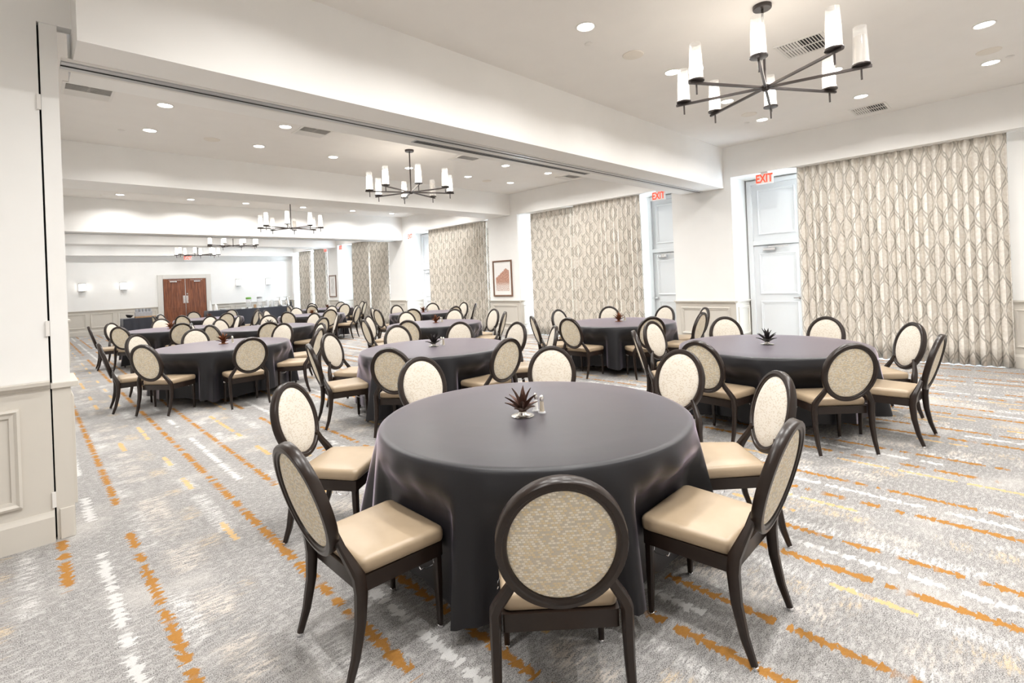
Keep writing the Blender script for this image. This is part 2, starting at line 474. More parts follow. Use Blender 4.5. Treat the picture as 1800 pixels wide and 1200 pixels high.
j3 = struct('wall_jamb_far', B(0, .72, 15.92, 16.78, 0, 3.18), 'wall_white', 'white jamb under the far folding-wall beam')
obj('wainscot', B(0, .735, 15.91, 16.79, 0, 1.02), 'greige', j3)
obj('chair_rail', B(0, .765, 15.88, 16.82, 1.02, 1.065, .004), 'greige', j3)
# window bays: panes, doors
def window(i, a, b):
    bm = B(XB - .012, XB - .004, a, b, .25, 3.3)
    wn = tag(obj('window_%d' % i, bm, 'pane'), 'daylit window glass behind the curtain', 'window', kind='structure')
    for yy in (a, (a + b) / 2, b):
        obj('window_frame', B(XB - .05, XB, yy - .03, yy + .03, .2, 3.35), 'door_paint', wn)
    for zz in (.22, 2.2, 3.32):
        obj('window_frame', B(XB - .05, XB, a, b, zz - .03, zz + .03), 'door_paint', wn)
window(1, .45, 2.75); window(2, 6.7, 9.6); window(3, 11.5, 14.6); window(4, 17.3, 20.2); window(5, 22.7, 26.2)
def bay_door(i, a, b, hinge_low, txt):
    """painted exit door with transom panel; a..b outer frame along Y"""
    d = tag(obj('door_%d' % i, B(XB - .05, XB - .01, a + .09, b - .09, .01, 2.06, .004), 'door_paint'), txt, 'door', kind='structure')
    for y0, y1, z0, z1 in ((a, a + .09, 0, 3.38), (b - .09, b, 0, 3.38), (a + .09, b - .09, 2.07, 2.16), (a + .09, b - .09, 3.30, 3.38)):
        obj('door_frame', B(XB - .09, XB, y0, y1, z0, z1, .006), 'door_paint', d)
    obj('transom_panel', B(XB - .04, XB - .005, a + .09, b - .09, 2.16, 3.30), 'door_paint', d)
    for z0, z1, dx in ((2.28, 3.20, .04), (1.08, 1.90, .05), (.20, .94, .05)):
        bm = bmesh.new()
        moulding(bm, (XB - dx, 0, 0), (0, 1, 0), (-1, 0, 0), a + .19, b - .19, z0, z1)
        obj('panel_moulding', bm, 'door_paint', d)
    yh = b - .16 if hinge_low else a + .16
    ym = (a + b) / 2
    cl = obj('door_closer', B(XB - .12, XB - .05, ym + .02, ym + .26, 1.95, 2.01, .008), 'chrome', d)
    obj('closer_arm', B(XB - .14, XB - .12, ym - .22, ym + .14, 2.02, 2.035), 'chrome', cl)
    hd = obj('door_lever', B(XB - .11, XB - .05, yh - .025, yh + .025, .98, 1.03, .006), 'chrome', d)
    obj('lever_bar', B(XB - .12, XB - .10, yh - .02, yh + .11, .995, 1.015, .004), 'chrome', hd)
bay_door(1, 2.86, 3.94, False, 'pale panelled exit door beside the widest curtain')
bay_door(2, 5.27, 6.22, True, 'pale panelled exit door half hidden by the white pier')
bay_door(3, 14.75, 15.74, False, 'pale panelled exit door beyond the mountain print')
bay_door(4, 20.3, 21.27, False, 'pale panelled exit door beyond the third beam')
# wooden double door
dd = empty('door_5', (0, 0, 0)); tag(dd, 'reddish-brown panelled wooden double doors in the end wall', 'door', kind='structure')
for k, (a, b) in enumerate(((4.405, 5.225), (5.237, 6.057))):
    lf = obj('door_leaf', B(a, b, YF - .06, YF - .01, .01, 2.225, .004), 'wood', dd)
    wd = (b - a - .24) / 3
    for q in range(3):
        p0 = a + .08 + q * (wd + .04)
        for z0, z1 in ((.18, .78), (.93, 2.08)):
            bm = bmesh.new()
            moulding(bm, (0, YF - .058, 0), (1, 0, 0), (0, -1, 0), p0, p0 + wd, z0, z1, ((0, 0), (0, .008), (.012, .010), (.026, 0)))
            obj('panel_moulding', bm, 'wood', lf)
    e = b - .10 if k == 0 else a + .02
    pl = obj('push_plate', B(e, e + .085, YF - .066, YF - .058, 1.12, 1.46, .003), 'chrome', lf)
    m = (a + b) / 2
    obj('door_closer', B(m - .18 + .1 * k, m + .08 + .1 * k, YF - .12, YF - .058, 2.08, 2.13, .006), 'chrome', lf)
    obj('closer_arm', B(m - .22, m + .26, YF - .13, YF - .12, 2.16, 2.175), 'chrome', lf)
obj('lock_cylinder', lathe(bmesh.new(), [(.028, 0), (.028, .02)], 14), 'chrome', dd).matrix_local = Matrix.Translation((5.30, YF - .058, 1.54)) @ Matrix.Rotation(R(90), 4, 'X')
obj('meeting_strip', B(5.222, 5.242, YF - .064, YF - .04, .01, 2.22), 'chrome', dd)
for x0, x1, z0, z1 in ((4.195, 4.395, 0, 2.42), (6.067, 6.27, 0, 2.42), (4.395, 6.067, 2.235, 2.42)):
    obj('door_casing', B(x0, x1, YF - .05, YF - .001, z0, z1, .008), 'casing_paint', dd)
# ---------------------------------------------------------------- curtains
def curtain(y0, y1, label, seed, x=10.2, z0=.014, z1=3.412, flare=0.0):
    rnd = random.Random(seed)
    L = y1 - y0
    npl = max(4, round(L / .118))
    phs = [rnd.uniform(-.5, .5) for _ in range(npl + 3)]
    amp = [rnd.uniform(.7, 1.2) for _ in range(npl + 3)]
    cols = npl * 10
    zs = [z1, z1 - .06, z1 - .14, z1 - .4, 2.4, 1.6, .9, .3, z0]
    bm = bmesh.new(); uv = bm.loops.layers.uv.new('UVMap')
    grid, uvs = [], []
    for j, z in enumerate(zs):
        t = (z1 - z) / (z1 - z0)
        row, ur = [], []
        arc, last = 0.0, None
        for i in range(cols + 1):
            s = i / cols
            k = s * npl
            ki = int(min(k, npl - 1)); f = k - ki
            a = (amp[ki] * (1 - f) + amp[ki + 1] * f)
            ph = (phs[ki] * (1 - f) + phs[ki + 1] * f) * min(1, t * 3)
            A = .026 + .034 * min(1, t * 6) * a
            yy = y0 + L * s + .012 * math.sin(4 * math.pi * k + 1) * min(1, t * 5) + flare * t * (s - .5)
            xx = x + A * math.sin(2 * math.pi * k + ph) + .012 * math.sin(k * .9 + seed) * t
            row.append(bm.verts.new((xx, yy, z)))
            p = Vector((xx, yy))
            if last is not None: arc += (p - last).length
            last = p; ur.append(arc * .80)
        grid.append(row); uvs.append(ur)
    for j in range(len(zs) - 1):
        for i in range(cols):
            f = bm.faces.new((grid[j][i], grid[j][i + 1], grid[j + 1][i + 1], grid[j + 1][i]))
            for lp, (a, b) in zip(f.loops, ((j, i), (j, i + 1), (j + 1, i + 1), (j + 1, i))):
                lp[uv].uv = (uvs[4][b] + seed * .13, zs[a])
    o = obj('curtain', bm, 'curtain', None, True, 80)
    md = o.modifiers.new('thickness', 'SOLIDIFY'); md.thickness = .004
    tag(o, label, 'curtain', 'patterned window curtains')
    return o
curtain(.12, 2.86, 'wide ogee-patterned curtain beside the first lit EXIT sign and white wall end', 1)
curtain(7.95, 9.74, 'ogee-patterned curtain panel next to the mountain print pier', 2, 10.32)
curtain(6.12, 8.06, 'ogee-patterned curtain panel next to the second exit door', 3, 10.16)
curtain(11.4, 14.55, 'ogee-patterned curtain between the print pier and the third exit door', 4)
curtain(17.15, 18.7, 'patterned curtain panel just past the third pier, right of the narrow gap', 5)
curtain(18.72, 20.28, 'patterned curtain panel beside the fourth exit door', 6)
curtain(22.83, 24.30, 'narrow patterned curtain next to the grey print pier, bluish edge', 7)
curtain(24.66, 26.14, 'narrow patterned curtain closest to the end wall corner', 8)
# ---------------------------------------------------------------- exit signs
def text_mesh(name, s, size, mat):
    cu = bpy.data.curves.new(name, 'FONT'); cu.body = s; cu.size = size; cu.extrude = .002
    cu.align_x = 'CENTER'; cu.align_y = 'CENTER'; cu.offset = .0035
    t = bpy.data.objects.new(name, cu); col.objects.link(t)
    dg = bpy.context.evaluated_depsgraph_get()
    me = bpy.data.meshes.new_from_object(t.evaluated_get(dg)); me.name = name
    bpy.data.objects.remove(t)
    me.materials.clear(); me.materials.append(M[mat])
    return me
EXIT = text_mesh('lettering', 'EXIT', .165, 'exit_red')
def exit_sign(x, y, z, face, label):
    e = empty('exit_sign', (x, y, z), face)       # local -Y is the lit face
    obj('housing', B(-.15, .15, -.025, .025, -.19, 0, .008), 'exit_face', e)
    obj('mount', B(-.06, .06, -.02, .02, 0, .03), 'white_plastic', e)
    t = link('lettering', EXIT, e)
    t.rotation_euler = (R(90), 0, 0); t.location = (0, -.027, -.095); t.scale = (.90, 1.3, 1)
    tag(e, label, 'exit sign', 'lit EXIT signs')
exit_sign(10.04, 3.365, ZH - .03, R(-90), 'red-lettered EXIT sign above the door beside the widest curtain')
exit_sign(10.04, 5.56, ZH - .03, R(-90), 'red-lettered EXIT sign above the door half hidden by a pier')
exit_sign(10.04, 15.45, ZH - .03, R(-90), 'red-lettered EXIT sign between the mountain print bay and third pier')
exit_sign(10.04, 21.0, ZH - .03, R(-90), 'red-lettered EXIT sign before the grey print pier')
exit_sign(10.04, 22.55, ZH - .03, R(-90), 'red-lettered EXIT sign over the narrow curtain past the grey print')
exit_sign(5.30, 26.31, 3.24, 0, 'EXIT sign hanging above the wooden double doors')
# ---------------------------------------------------------------- framed prints
def print_frame(y0, y1, z0, z1, artm, label):
    y, z = (y0 + y1) / 2, (z0 + z1) / 2
    e = empty('framed_print', (XP - .004, y, z0))
    h, wd = z1 - z0, y1 - y0
    bm = bmesh.new()
    moulding(bm, (0, 0, 0), (0, 1, 0), (-1, 0, 0), -wd / 2, wd / 2, 0, h, ((0, 0), (0, .03), (.012, .034), (.04, .03), (.045, .012), (.045, 0)))
    obj('frame', bm, 'frame_copper', e)
    obj('mat', B(-.012, -.002, -wd / 2 + .03, wd / 2 - .03, .03, h - .03), 'mat_board', e)
    obj('print', B(-.015, -.012, -wd / 2 + .12, wd / 2 - .12, .16, h - .14), artm, e)
    tag(e, label, 'picture', 'framed prints on the piers')
print_frame(10.22, 11.02, 1.10, 2.15, 'mountain_print', 'copper-framed print of a reddish rocky mountain on white pier')
print_frame(21.5, 22.2, 1.12, 2.10, 'grey_print', 'narrow framed print in pale greys on far pier')

# ---------------------------------------------------------------- chair prototype
def ell(a, b, n, phase=0):
    return [(a * math.cos(2 * math.pi * k / n + phase), b * math.sin(2 * math.pi * k / n + phase)) for k in range(n)]
OC = Vector((0, -.33, .712)); OT = Vector((0, -.272, .962)); ON = Vector((0, .962, .272)); OX = Vector((1, 0, 0))
def on_back(x, t, n): return OC + OX * x + OT * t + ON * n
CH = {}
bm = bmesh.new()           # oval ring with stepped profile: (inset from outer edge, offset along normal)
prof = [(0, -.016), (.004, -.022), (.022, -.024), (.026, -.019), (.037, -.017), (.040, -.012), (.040, .012), (.037, .017), (.026, .019), (.022, .024), (.004, .022), (0, .016)]
N_ = 56
rings = []
for k in range(N_):
    a = 2 * math.pi * k / N_
    ca, sa = math.cos(a), math.sin(a)
    rings.append([on_back((.2225 - i) * ca, (.257 - i) * sa, h) for i, h in prof])
vr = [[bm.verts.new(p) for p in r] for r in rings]
for k in range(N_):
    A_, B_ = vr[k], vr[(k + 1) % N_]
    for i in range(len(prof)):
        j = (i + 1) % len(prof)
        bm.faces.new((A_[i], A_[j], B_[j], B_[i]))
CH['back_frame'] = mesh('back_frame', bm, 'frame_dark', True, 40)
def dome(sgn, depth, flat):
    bm = bmesh.new()
    loops = []
    for f, h in ((1.0, 0), (1.0, flat), (.93, flat + depth * .45), (.75, flat + depth * .8), (.45, flat + depth * .97), (.15, flat + depth)):
        loops.append([on_back(.186 * f * math.cos(2 * math.pi * k / 40), .2205 * f * math.sin(2 * math.pi * k / 40), sgn * h) for k in range(40)])
    loft(bm, loops)
    return bm
CH['back_cushion'] = mesh('back_cushion', dome(1, .018, .010), 'weave_front', True, 60)
CH['rear_panel'] = mesh('rear_panel', dome(-1, .009, .008), 'weave_back', True, 60)
def rrect(hx0, hx1, y0, y1, z, r, n=6):
    """rounded trapezoid ring: half width hx0 at y0, hx1 at y1"""
    pts = []
    for (cx, cy, a0) in ((hx1 - r, y1 - r, 0), (-(hx1 - r), y1 - r, 90), (-(hx0 - r), y0 + r, 180), (hx0 - r, y0 + r, 270)):
        for k in range(n + 1):
            a = R(a0 + 90 * k / n)
            pts.append((cx + r * math.cos(a), cy + r * math.sin(a), z))
    return pts
bm = bmesh.new()
loops = []
for ins, z in ((.012, .400), (0, .408), (-.003, .425), (-.003, .446), (0, .457), (.007, .465), (.022, .470), (.11, .474)):
    loops.append(rrect(.208 - ins, .232 - ins, -.192 + ins, .212 - ins, z, max(.012, .03 - ins * .1)))
loft(bm, loops)
CH['seat'] = mesh('seat', bm, 'leather', True, 50)
bm = bmesh.new()
loft(bm, [rrect(.212, .228, -.205, .205, z, .012, 2) for z in (.338, .402)])
CH['seat_frame'] = mesh('seat_frame', bm, 'frame_dark', True, 30)
def rear_leg(s):
    bm = bmesh.new()
    tube(bm, [(s * .150, -.275, .590), (s * .178, -.262, .535), (s * .218, -.238, .468), (s * .234, -.222, .430), (s * .236, -.214, .36), (s * .236, -.222, .24), (s * .236, -.248, .11), (s * .236, -.282, .012)],
         [(.016, .014), (.019, .016), (.021, .022), (.022, .026), (.021, .026), (.019, .022), (.016, .018), (.012, .014)], 8, .6)
    return mesh('leg', bm, 'frame_dark', True, 40)
def front_leg(s):
    bm = bmesh.new()
    tube(bm, [(s * .203, .182, .40), (s * .204, .184, .25), (s * .206, .188, .012)], [(.021, .021), (.019, .019), (.012, .012)], 8, .6)
    return mesh('leg', bm, 'frame_dark', True, 40)
CH['rl'] = [rear_leg(-1), rear_leg(1)]; CH['fl'] = [front_leg(-1), front_leg(1)]
def glide(x, y):
    return mesh('glide', lathe(bmesh.new(), [(.012, 0), (.014, .003), (.014, .012), (.011, .016)], 12, x, y), 'chrome', True)
CH['rg'] = [glide(-.236, -.284), glide(.236, -.284)]; CH['fg'] = [glide(-.206, .188), glide(.206, .188)]
def hook(s):
    bm = bmesh.new()
    x = s * .222
    wire(bm, [(x, .150, .340), (x + s * .004, .150, .322), (x + s * .012, .138, .318), (x + s * .012, .100, .318), (x + s * .012, .088, .326), (x + s * .012, .074, .326), (x + s * .006, .070, .338)], .0028)
    return mesh('linking_hook', bm, 'chrome', True)
CH['hk'] = [hook(-1), hook(1)]
def chair(loc, rz, label, group, full=True):
    e = empty('banquet_chair', (loc[0], loc[1], 0), rz)
    for nm in ('seat', 'seat_frame', 'back_frame', 'back_cushion', 'rear_panel'):
        link(nm, CH[nm], e)
    for lg, gl in (('rl', 'rg'), ('fl', 'fg')):
        for k in (0, 1):
            l = link('leg', CH[lg][k], e)
            link('glide', CH[gl][k], l)
    if full:
        for k in (0, 1): link('linking_hook', CH['hk'][k], e)
    tag(e, label, 'chair', group)
    return e
# ---------------------------------------------------------------- tables
def cloth_mesh(seed, seats):
    """seats: (angle, distance of the seat front from the table centre); the drop is pressed in there"""
    rnd = random.Random(seed)
    n = 240
    ks = [(k, rnd.uniform(0, 6.28), rnd.uniform(.4, 1)) for k in (5, 9, 14, 19, 25, 31)]
    prof = [(.0, .766), (.35, .766), (.70, .766), (.90, .7655), (.925, .763), (.938, .754), (.944, .738)]
    rows = []
    for r, z in prof:
        rows.append([(r * math.cos(2 * math.pi * i / n), r * math.sin(2 * math.pi * i / n), z) for i in range(n)])
    T = [.05, .12, .2, .3, .4, .52, .64, .76, .88, 1.0]
    for t in T:
        row = []
        for i in range(n):
            a = 2 * math.pi * i / n
            f = sum(am * math.cos(k * a + ph + .35 * t * math.sin(3 * a + ph)) for k, ph, am in ks) / 2.6
            r = .946 + .085 * t + .075 * f * t ** .85
            q = min(1, max(0, (t - .10) / .26)); q = q * q * (3 - 2 * q)
            for ca, df in seats:
                D = abs((a - ca + math.pi) % (2 * math.pi) - math.pi)
                if D < .375:
                    k = 1 if D < .295 else (.375 - D) / .08
                    r += min(0, (df - .014) / math.cos(min(D, .295)) - r) * k * k * (3 - 2 * k) * q
            hem = .105 + .022 * math.cos(4 * a + seed) - .012 * f
            z = .738 - (.738 - hem) * t
            row.append((r * math.cos(a), r * math.sin(a), z))
        rows.append(row)
    bm = bmesh.new()
    c = bm.verts.new((0, 0, .766))
    vr = [[bm.verts.new(p) for p in r] for r in rows[1:]]
    for i in range(n): bm.faces.new((c, vr[0][i], vr[0][(i + 1) % n]))
    for a, b in zip(vr[:-1], vr[1:]):
        for i in range(n):
            j = (i + 1) % n
            bm.faces.new((a[i], b[i], b[j], a[j]))
    return mesh('tablecloth', bm, 'cloth', True, 70)
TB = {'top': mesh('tabletop', lathe(bmesh.new(), [(.90, .735), (.905, .74), (.905, .757), (.90, .76)], 48), 'wood_block', True),
      'leg': mesh('leg', lathe(bmesh.new(), [(.03, 0), (.02, .02), (.02, .735)], 10), 'frame_dark', True)}
# centrepiece: metal agave on a silver dish
def leaf_mesh(mat):
    bm = bmesh.new()
    L, W = .135, .019
    rows = []
    for t, wd, dz in ((0, .55, 0), (.25, 1, .004), (.5, .92, .010), (.75, .55, .012), (1, .02, .010)):
        w2 = W * wd
        rows.append([(-w2, t * L, dz + .010 * wd), (0, t * L, dz), (w2, t * L, dz + .010 * wd), (0, t * L, dz - .004)])
    loft(bm, rows)
    return mesh('leaf', bm, mat, True, 20)
LEAF = {m: leaf_mesh(m) for m in ('copper_leaf', 'brown_leaf', 'black_leaf')}
DISH = mesh('dish', lathe(bmesh.new(), [(.066, 0), (.069, .004), (.060, .008), (.032, .012), (.024, .022), (.026, .030), (.020, .034)], 28), 'silver', True)
DISH_C = mesh('dish', lathe(bmesh.new(), [(.066, 0), (.069, .004), (.060, .008), (.032, .012), (.024, .022), (.026, .030), (.020, .034)], 28), 'copper_leaf', True)
def agave(x, y, mat, label, seed):
    e = empty('agave_centrepiece', (x, y, .767), seed * .7)
    link('dish', DISH_C if mat == 'copper_leaf' else DISH, e)
    rnd = random.Random(seed)
    for ring, (cnt, el, s) in enumerate(((5, 18, .8), (6, 42, 1.0), (4, 66, 1.0))):
        for k in range(cnt):
            az = 2 * math.pi * (k + .5 * ring + rnd.uniform(-.12, .12)) / cnt
            l = link('leaf', LEAF[mat], e)
            l.rotation_euler = (R(el + rnd.uniform(-6, 6)), 0, az)
            l.location = (-.008 * math.sin(az), .008 * math.cos(az), .028 + .006 * ring)
            l.scale = (1, s * rnd.uniform(.9, 1.08), 1)
    tag(e, label, 'centrepiece', 'agave-shaped table centrepieces')
SH = {'body': mesh('body', lathe(bmesh.new(), [(.024, 0), (.025, .006), (.018, .014), (.0125, .078), (.012, .082)], 16), 'glass', True),
      'cap': mesh('cap', lathe(bmesh.new(), [(.0135, .078), (.0135, .092), (.011, .103), (.004, .110), (.001, .111)], 16), 'silver', True),
      'salt': mesh('filling', lathe(bmesh.new(), [(.016, .010), (.015, .016), (.0112, .066)], 12), 'salt', True),
      'pepper': mesh('filling', lathe(bmesh.new(), [(.016, .010), (.015, .016), (.0112, .072)], 12), 'pepper', True)}
def shaker(x, y, kind, label):
    e = empty(kind + '_shaker', (x, y, .767))
    link('body', SH['body'], e); link('cap', SH['cap'], e); link('filling', SH[kind], e)
    tag(e, label, 'shaker', kind + ' shakers on the tables')
CAMR = Vector((.716, -.698))
SIDE = {0: 'window side', 45: 'window and wooden-door side', 90: 'wooden-door side', 135: 'jamb and wooden-door side', 180: 'jamb side',
        225: 'jamb side, away from wooden doors', 270: 'side away from wooden doors', 315: 'window side, away from wooden doors'}
def table(c, chairs, name, seed, plant, poff=(0, 0), rot=0.0, shakers=True, full=True):
    x, y = c
    e = empty('banquet_table', (x, y, 0))
    link('tabletop', TB['top'], e)
    for k in range(4):
        l = link('leg', TB['leg'], e); l.location = (.5 * math.cos(R(45 + 90 * k)), .5 * math.sin(R(45 + 90 * k)), 0)
    tag(e, 'round banquet table under the charcoal cloth, ' + name, 'table', 'round banquet tables')
    cl = link('tablecloth', cloth_mesh(seed, [(R(a), r - .33 - .215) for _, a, r in chairs])); cl.location = (x, y, 0)
    tag(cl, 'floor-length charcoal cloth on the round table ' + name, 'tablecloth', 'round charcoal tablecloths')
    col_word = {'copper_leaf': 'copper', 'brown_leaf': 'dark brown', 'black_leaf': 'near-black'}[plant]
    agave(x + poff[0], y + poff[1], plant, col_word + ' metal agave centrepiece on the table ' + name, seed)
    if shakers:
        for k, kind in ((0, 'salt'), (1, 'pepper')):
            p = Vector((x + poff[0], y + poff[1])) + CAMR * (.085 + .035 * k) + Vector((.698, .716)) * (.10 - .05 * k)
            shaker(p.x, p.y, kind, 'small glass %s shaker on the table %s' % (kind, name))
    for nominal, a, r in chairs:
        an = R(a)
        p = (x + (r - .33) * math.cos(an), y + (r - .33) * math.sin(an))
        chair(p, an + math.pi / 2, 'oval-back chair, %s, of table %s' % (SIDE[nominal], name), 'oval-back chairs around the table ' + name, full)
ANG = (0, 45, 90, 135, 180, 225, 270, 315)
def ring8(rot=0.0, skip=(), r=1.40):
    return [(a, a + rot, r) for a in ANG if a not in skip]
def meas(l):
    return [(n, a, r + .02) for n, (a, r) in zip(ANG, l)]
table((2.25, 2.16), meas([(354.0, 1.54), (37.0, 1.48), (83.6, 1.45), (126.6, 1.6), (180.6, 1.41), (226.7, 1.43), (271.4, 1.38), (314.9, 1.45)]),
      'closest to the folding-wall jamb', 1, 'brown_leaf', (-.11, -.01))
table((5.82, 1.97), meas([(351.5, 1.35), (41.5, 1.33), (84.9, 1.45), (128.4, 1.37), (173.7, 1.33), (224.0, 1.33), (266.0, 1.37), (309.5, 1.39)]),
      'facing the widest curtain', 2, 'black_leaf', (-.02, .02), -5, shakers=False)
table((3.78, 5.35), meas([(357.0, 1.37), (38.3, 1.34), (77.3, 1.44), (121.0, 1.5), (166.7, 1.45), (216.2, 1.38), (269.0, 1.33), (321.0, 1.5)]),
      'under the folding-wall beam', 3, 'black_leaf', (0, .03), -9)
table((2.2, 8.75), meas([(1.1, 1.5), (35.3, 1.42), (93.7, 1.36), (127.0, 1.5), (177.7, 1.42), (217.0, 1.36), (268.8, 1.36), (318.0, 1.41)]),
      'below the second bay lights', 4, 'copper_leaf', (.02, .1), -3)
table((7.48, 5.0), meas([(354.8, 1.33), (42.1, 1.33), (88.2, 1.39), (146.0, 1.5), (180.7, 1.36), (232.9, 1.36), (272.8, 1.4), (315.6, 1.44)]),
      'by the second exit door', 5, 'copper_leaf', (.03, .04), 0)
table((5.95, 8.4), ring8(-9, (270,)), 'in the middle of second bay', 6, 'copper_leaf', (.06, .05), -9)
table((8.0, 11.8), ring8(0), 'beside the mountain print', 7, 'copper_leaf', (.05, .1), 0)
table((2.42, 14.0), ring8(-2, (315,)), 'facing the cup buffet', 8, 'copper_leaf', (0, 0), -2, full=False)
table((3.85, 11.7), ring8(-18), 'under the second plain beam', 9, 'black_leaf', (.02, .05), -18, full=False)
table((6.25, 15.2), ring8(-3), 'in the third bay centre', 10, 'copper_leaf', (0, 0), -3, full=False)
table((8.25, 18.6), ring8(0), 'by the fourth curtained bay', 11, 'copper_leaf', (0, 0), 0, full=False)
table((4.1, 17.8), ring8(5), 'facing the wooden double doors', 12, 'copper_leaf', (0, 0), 5, False, full=False)

# ---------------------------------------------------------------- chandeliers
def arm_mesh(L):
    return mesh('arm', B(.02, L, -.011, .011, -.011, .011, .002), 'bronze')
ARM = arm_mesh(.80)
CUP = mesh('cup', lathe(bmesh.new(), [(.02, .012), (.068, .016), (.070, .022), (.068, .030), (.060, .032)], 20), 'bronze', True)
PIN = mesh('pin', lathe(bmesh.new(), [(.008, -.10), (.008, .014)], 8), 'bronze', True)
GLS = mesh('glass_shade', lathe(bmesh.new(), [(.060, .032), (.058, .15), (.050, .345), (.0475, .345), (.0555, .15), (.0575, .034)], 20), 'glass', True)
CND_OFF = mesh('candle', lathe(bmesh.new(), [(.048, .033), (.047, .15), (.042, .268), (.036, .274), (.005, .276)], 20), 'candle_unlit', True)
CND = mesh('candle', lathe(bmesh.new(), [(.048, .033), (.047, .15), (.042, .268), (.036, .274), (.005, .276)], 20), 'candle_glow', True)
HUB = mesh('hub', lathe(bmesh.new(), [(.02, -.03), (.034, -.022), (.034, .022), (.02, .03)], 16), 'bronze', True)
def chandelier(x, y, z, off, label, watts, unlit=-1):
    e = empty('chandelier', (x, y, z), R(off))
    link('hub', HUB, e)
    obj('rod', lathe(bmesh.new(), [(.0115, .02), (.0115, ZC - z - .02)], 10), 'bronze', e, True)
    obj('canopy', lathe(bmesh.new(), [(.075, ZC - z - .035), (.08, ZC - z - .028), (.08, ZC - z)], 24), 'bronze', e, True)
    for k in range(8):
        a = link('arm', ARM, e); a.rotation_euler = (0, 0, R(45 * k))
        for nm, me in (('cup', CUP), ('pin', PIN), ('candle', CND_OFF if k == unlit else CND), ('glass_shade', GLS)):
            q = link(nm, me, a); q.location = (.725, 0, 0)
    if watts:
        l = bpy.data.lights.new('chandelier_light', 'POINT'); l.energy = watts; l.color = (1, .90, .78); l.shadow_soft_size = .3
        lo = bpy.data.objects.new('chandelier_light', l); col.objects.link(lo); lo.parent = e; lo.location = (0, 0, .16)
    tag(e, label, 'chandelier', 'eight-candle bronze chandeliers')
chandelier(4.93, 1.61, 3.26, 15, 'bronze eight-arm candle chandelier hanging in front of the deep beam', 14, 6)
chandelier(5.07, 7.73, 3.245, 22, 'bronze eight-arm candle chandelier in the second bay', 14, 0)
chandelier(5.05, 13.4, 3.17, 18, 'bronze eight-arm candle chandelier in the third bay', 14, 1)
chandelier(5.05, 18.5, 3.10, 10, 'bronze eight-arm candle chandelier in the fourth bay', 14)
chandelier(5.05, 23.3, 3.09, 25, 'bronze eight-arm candle chandelier before the wooden double doors', 14)
# ---------------------------------------------------------------- downlights, vents, discs
TRIM = mesh('trim_ring', lathe(bmesh.new(), [(.098, 0), (.10, -.004), (.085, -.006), (.076, .002)], 24, close_top=False), 'vent_white', True)
LENS = mesh('lens', lathe(bmesh.new(), [(.079, .004), (.078, -.001), (.04, -.002)], 20), 'lamp_lens', True)
BAYNAME = ['nearest bay', 'second bay', 'third bay', 'fourth bay', 'end bay']
ORD = ['closest to', 'second from', 'third from', 'fourth from', 'fifth from', 'sixth from', 'seventh from', 'eighth from']
def downlights(bay, rows):
    names = ['row farthest from wooden doors', 'middle row', 'row nearest wooden doors'] if len(rows) == 3 else ['row farthest from wooden doors', 'row nearest wooden doors']
    for nm, (y, xl) in zip(names, rows):
        for k, x in enumerate(sorted(xl, reverse=True)):
            downlight(x, y, bay, 'recessed downlight, %s the curtain bulkhead, %s of %s' % (ORD[k], nm, BAYNAME[bay]))
def downlight(x, y, bay, label):
    e = empty('downlight', (x, y, ZC))
    link('trim_ring', TRIM, e); link('lens', LENS, e)
    l = bpy.data.lights.new('downlight_lamp', 'AREA'); l.shape = 'DISK'; l.size = .15; l.energy = DOWN_W * (1 if bay < 3 else .6); l.color = (1, .985, .96)
    l.spread = R(150)
    lo = bpy.data.objects.new('downlight_lamp', l); col.objects.link(lo); lo.parent = e; lo.location = (0, 0, -.012)
    tag(e, label, 'downlight', 'recessed downlights of the ' + BAYNAME[bay])
downlights(0, ((.21, (1.4, 2.9, 4.1, 5.6, 7.16, 8.6)), (1.565, (-1.7, -.2, 1.36, 2.86, 7.25, 8.7)), (2.9, (1.4, 2.7, 3.97, 5.68, 7.29, 8.66))))  # leftmost middle-row pair added out of view to brighten the pocket panel
downlights(1, ((6.35, (1.37, 2.9, 4.2, 5.85, 7.42, 8.8)), (7.65, (1.36, 2.86, 7.41, 8.77)), (8.96, (1.39, 2.9, 4.2, 5.85, 7.45, 8.82))))
downlights(2, ((12.4, (1.7, 3.17, 4.49, 6.08, 7.67, 9.1)), (13.7, (1.7, 3.1, 7.6, 9.0)), (15.12, (1.7, 3.17, 4.49, 6.08, 7.67, 9.1))))
downlights(3, ((18.0, (1.7, 3.17, 4.49, 6.08, 7.67, 9.1)), (20.3, (1.7, 3.17, 4.49, 6.08, 7.67, 9.1))))
downlights(4, ((23.2, (1.7, 3.17, 6.9, 8.4)), (25.3, (1.7, 3.17, 4.49, 6.08, 7.67, 9.1))))
SLAT = mesh('slat', B(-.205, .205, -.009, .009, -.0015, .0015), 'vent_white')
def vent(x, y, bay, label):
    e = empty('ceiling_vent', (x, y, ZC))
    bm = bmesh.new()
    box(bm, -.235, .235, -.235, -.205, -.012, 0); box(bm, -.235, .235, .205, .235, -.012, 0)
    box(bm, -.235, -.205, -.205, .205, -.012, 0); box(bm, .205, .235, -.205, .205, -.012, 0)
    box(bm, -.012, .012, -.205, .205, -.010, 0)
    obj('frame', bm, 'vent_white', e)
    obj('duct', B(-.205, .205, -.205, .205, -.003, -.001), 'vent_dark', e)
    for k in range(14):
        s = link('slat', SLAT, e); s.location = (0, -.19 + .0292 * k, -.013); s.rotation_euler = (R(38 if k < 7 else -38), 0, 0)
    tag(e, label, 'vent', 'square ceiling vents')
vent(6.17, 1.61, 0, 'square slatted ceiling vent beside the chandelier of nearest bay')
vent(9.5, 1.61, 0, 'square slatted ceiling vent near the bulkhead over the widest curtain')
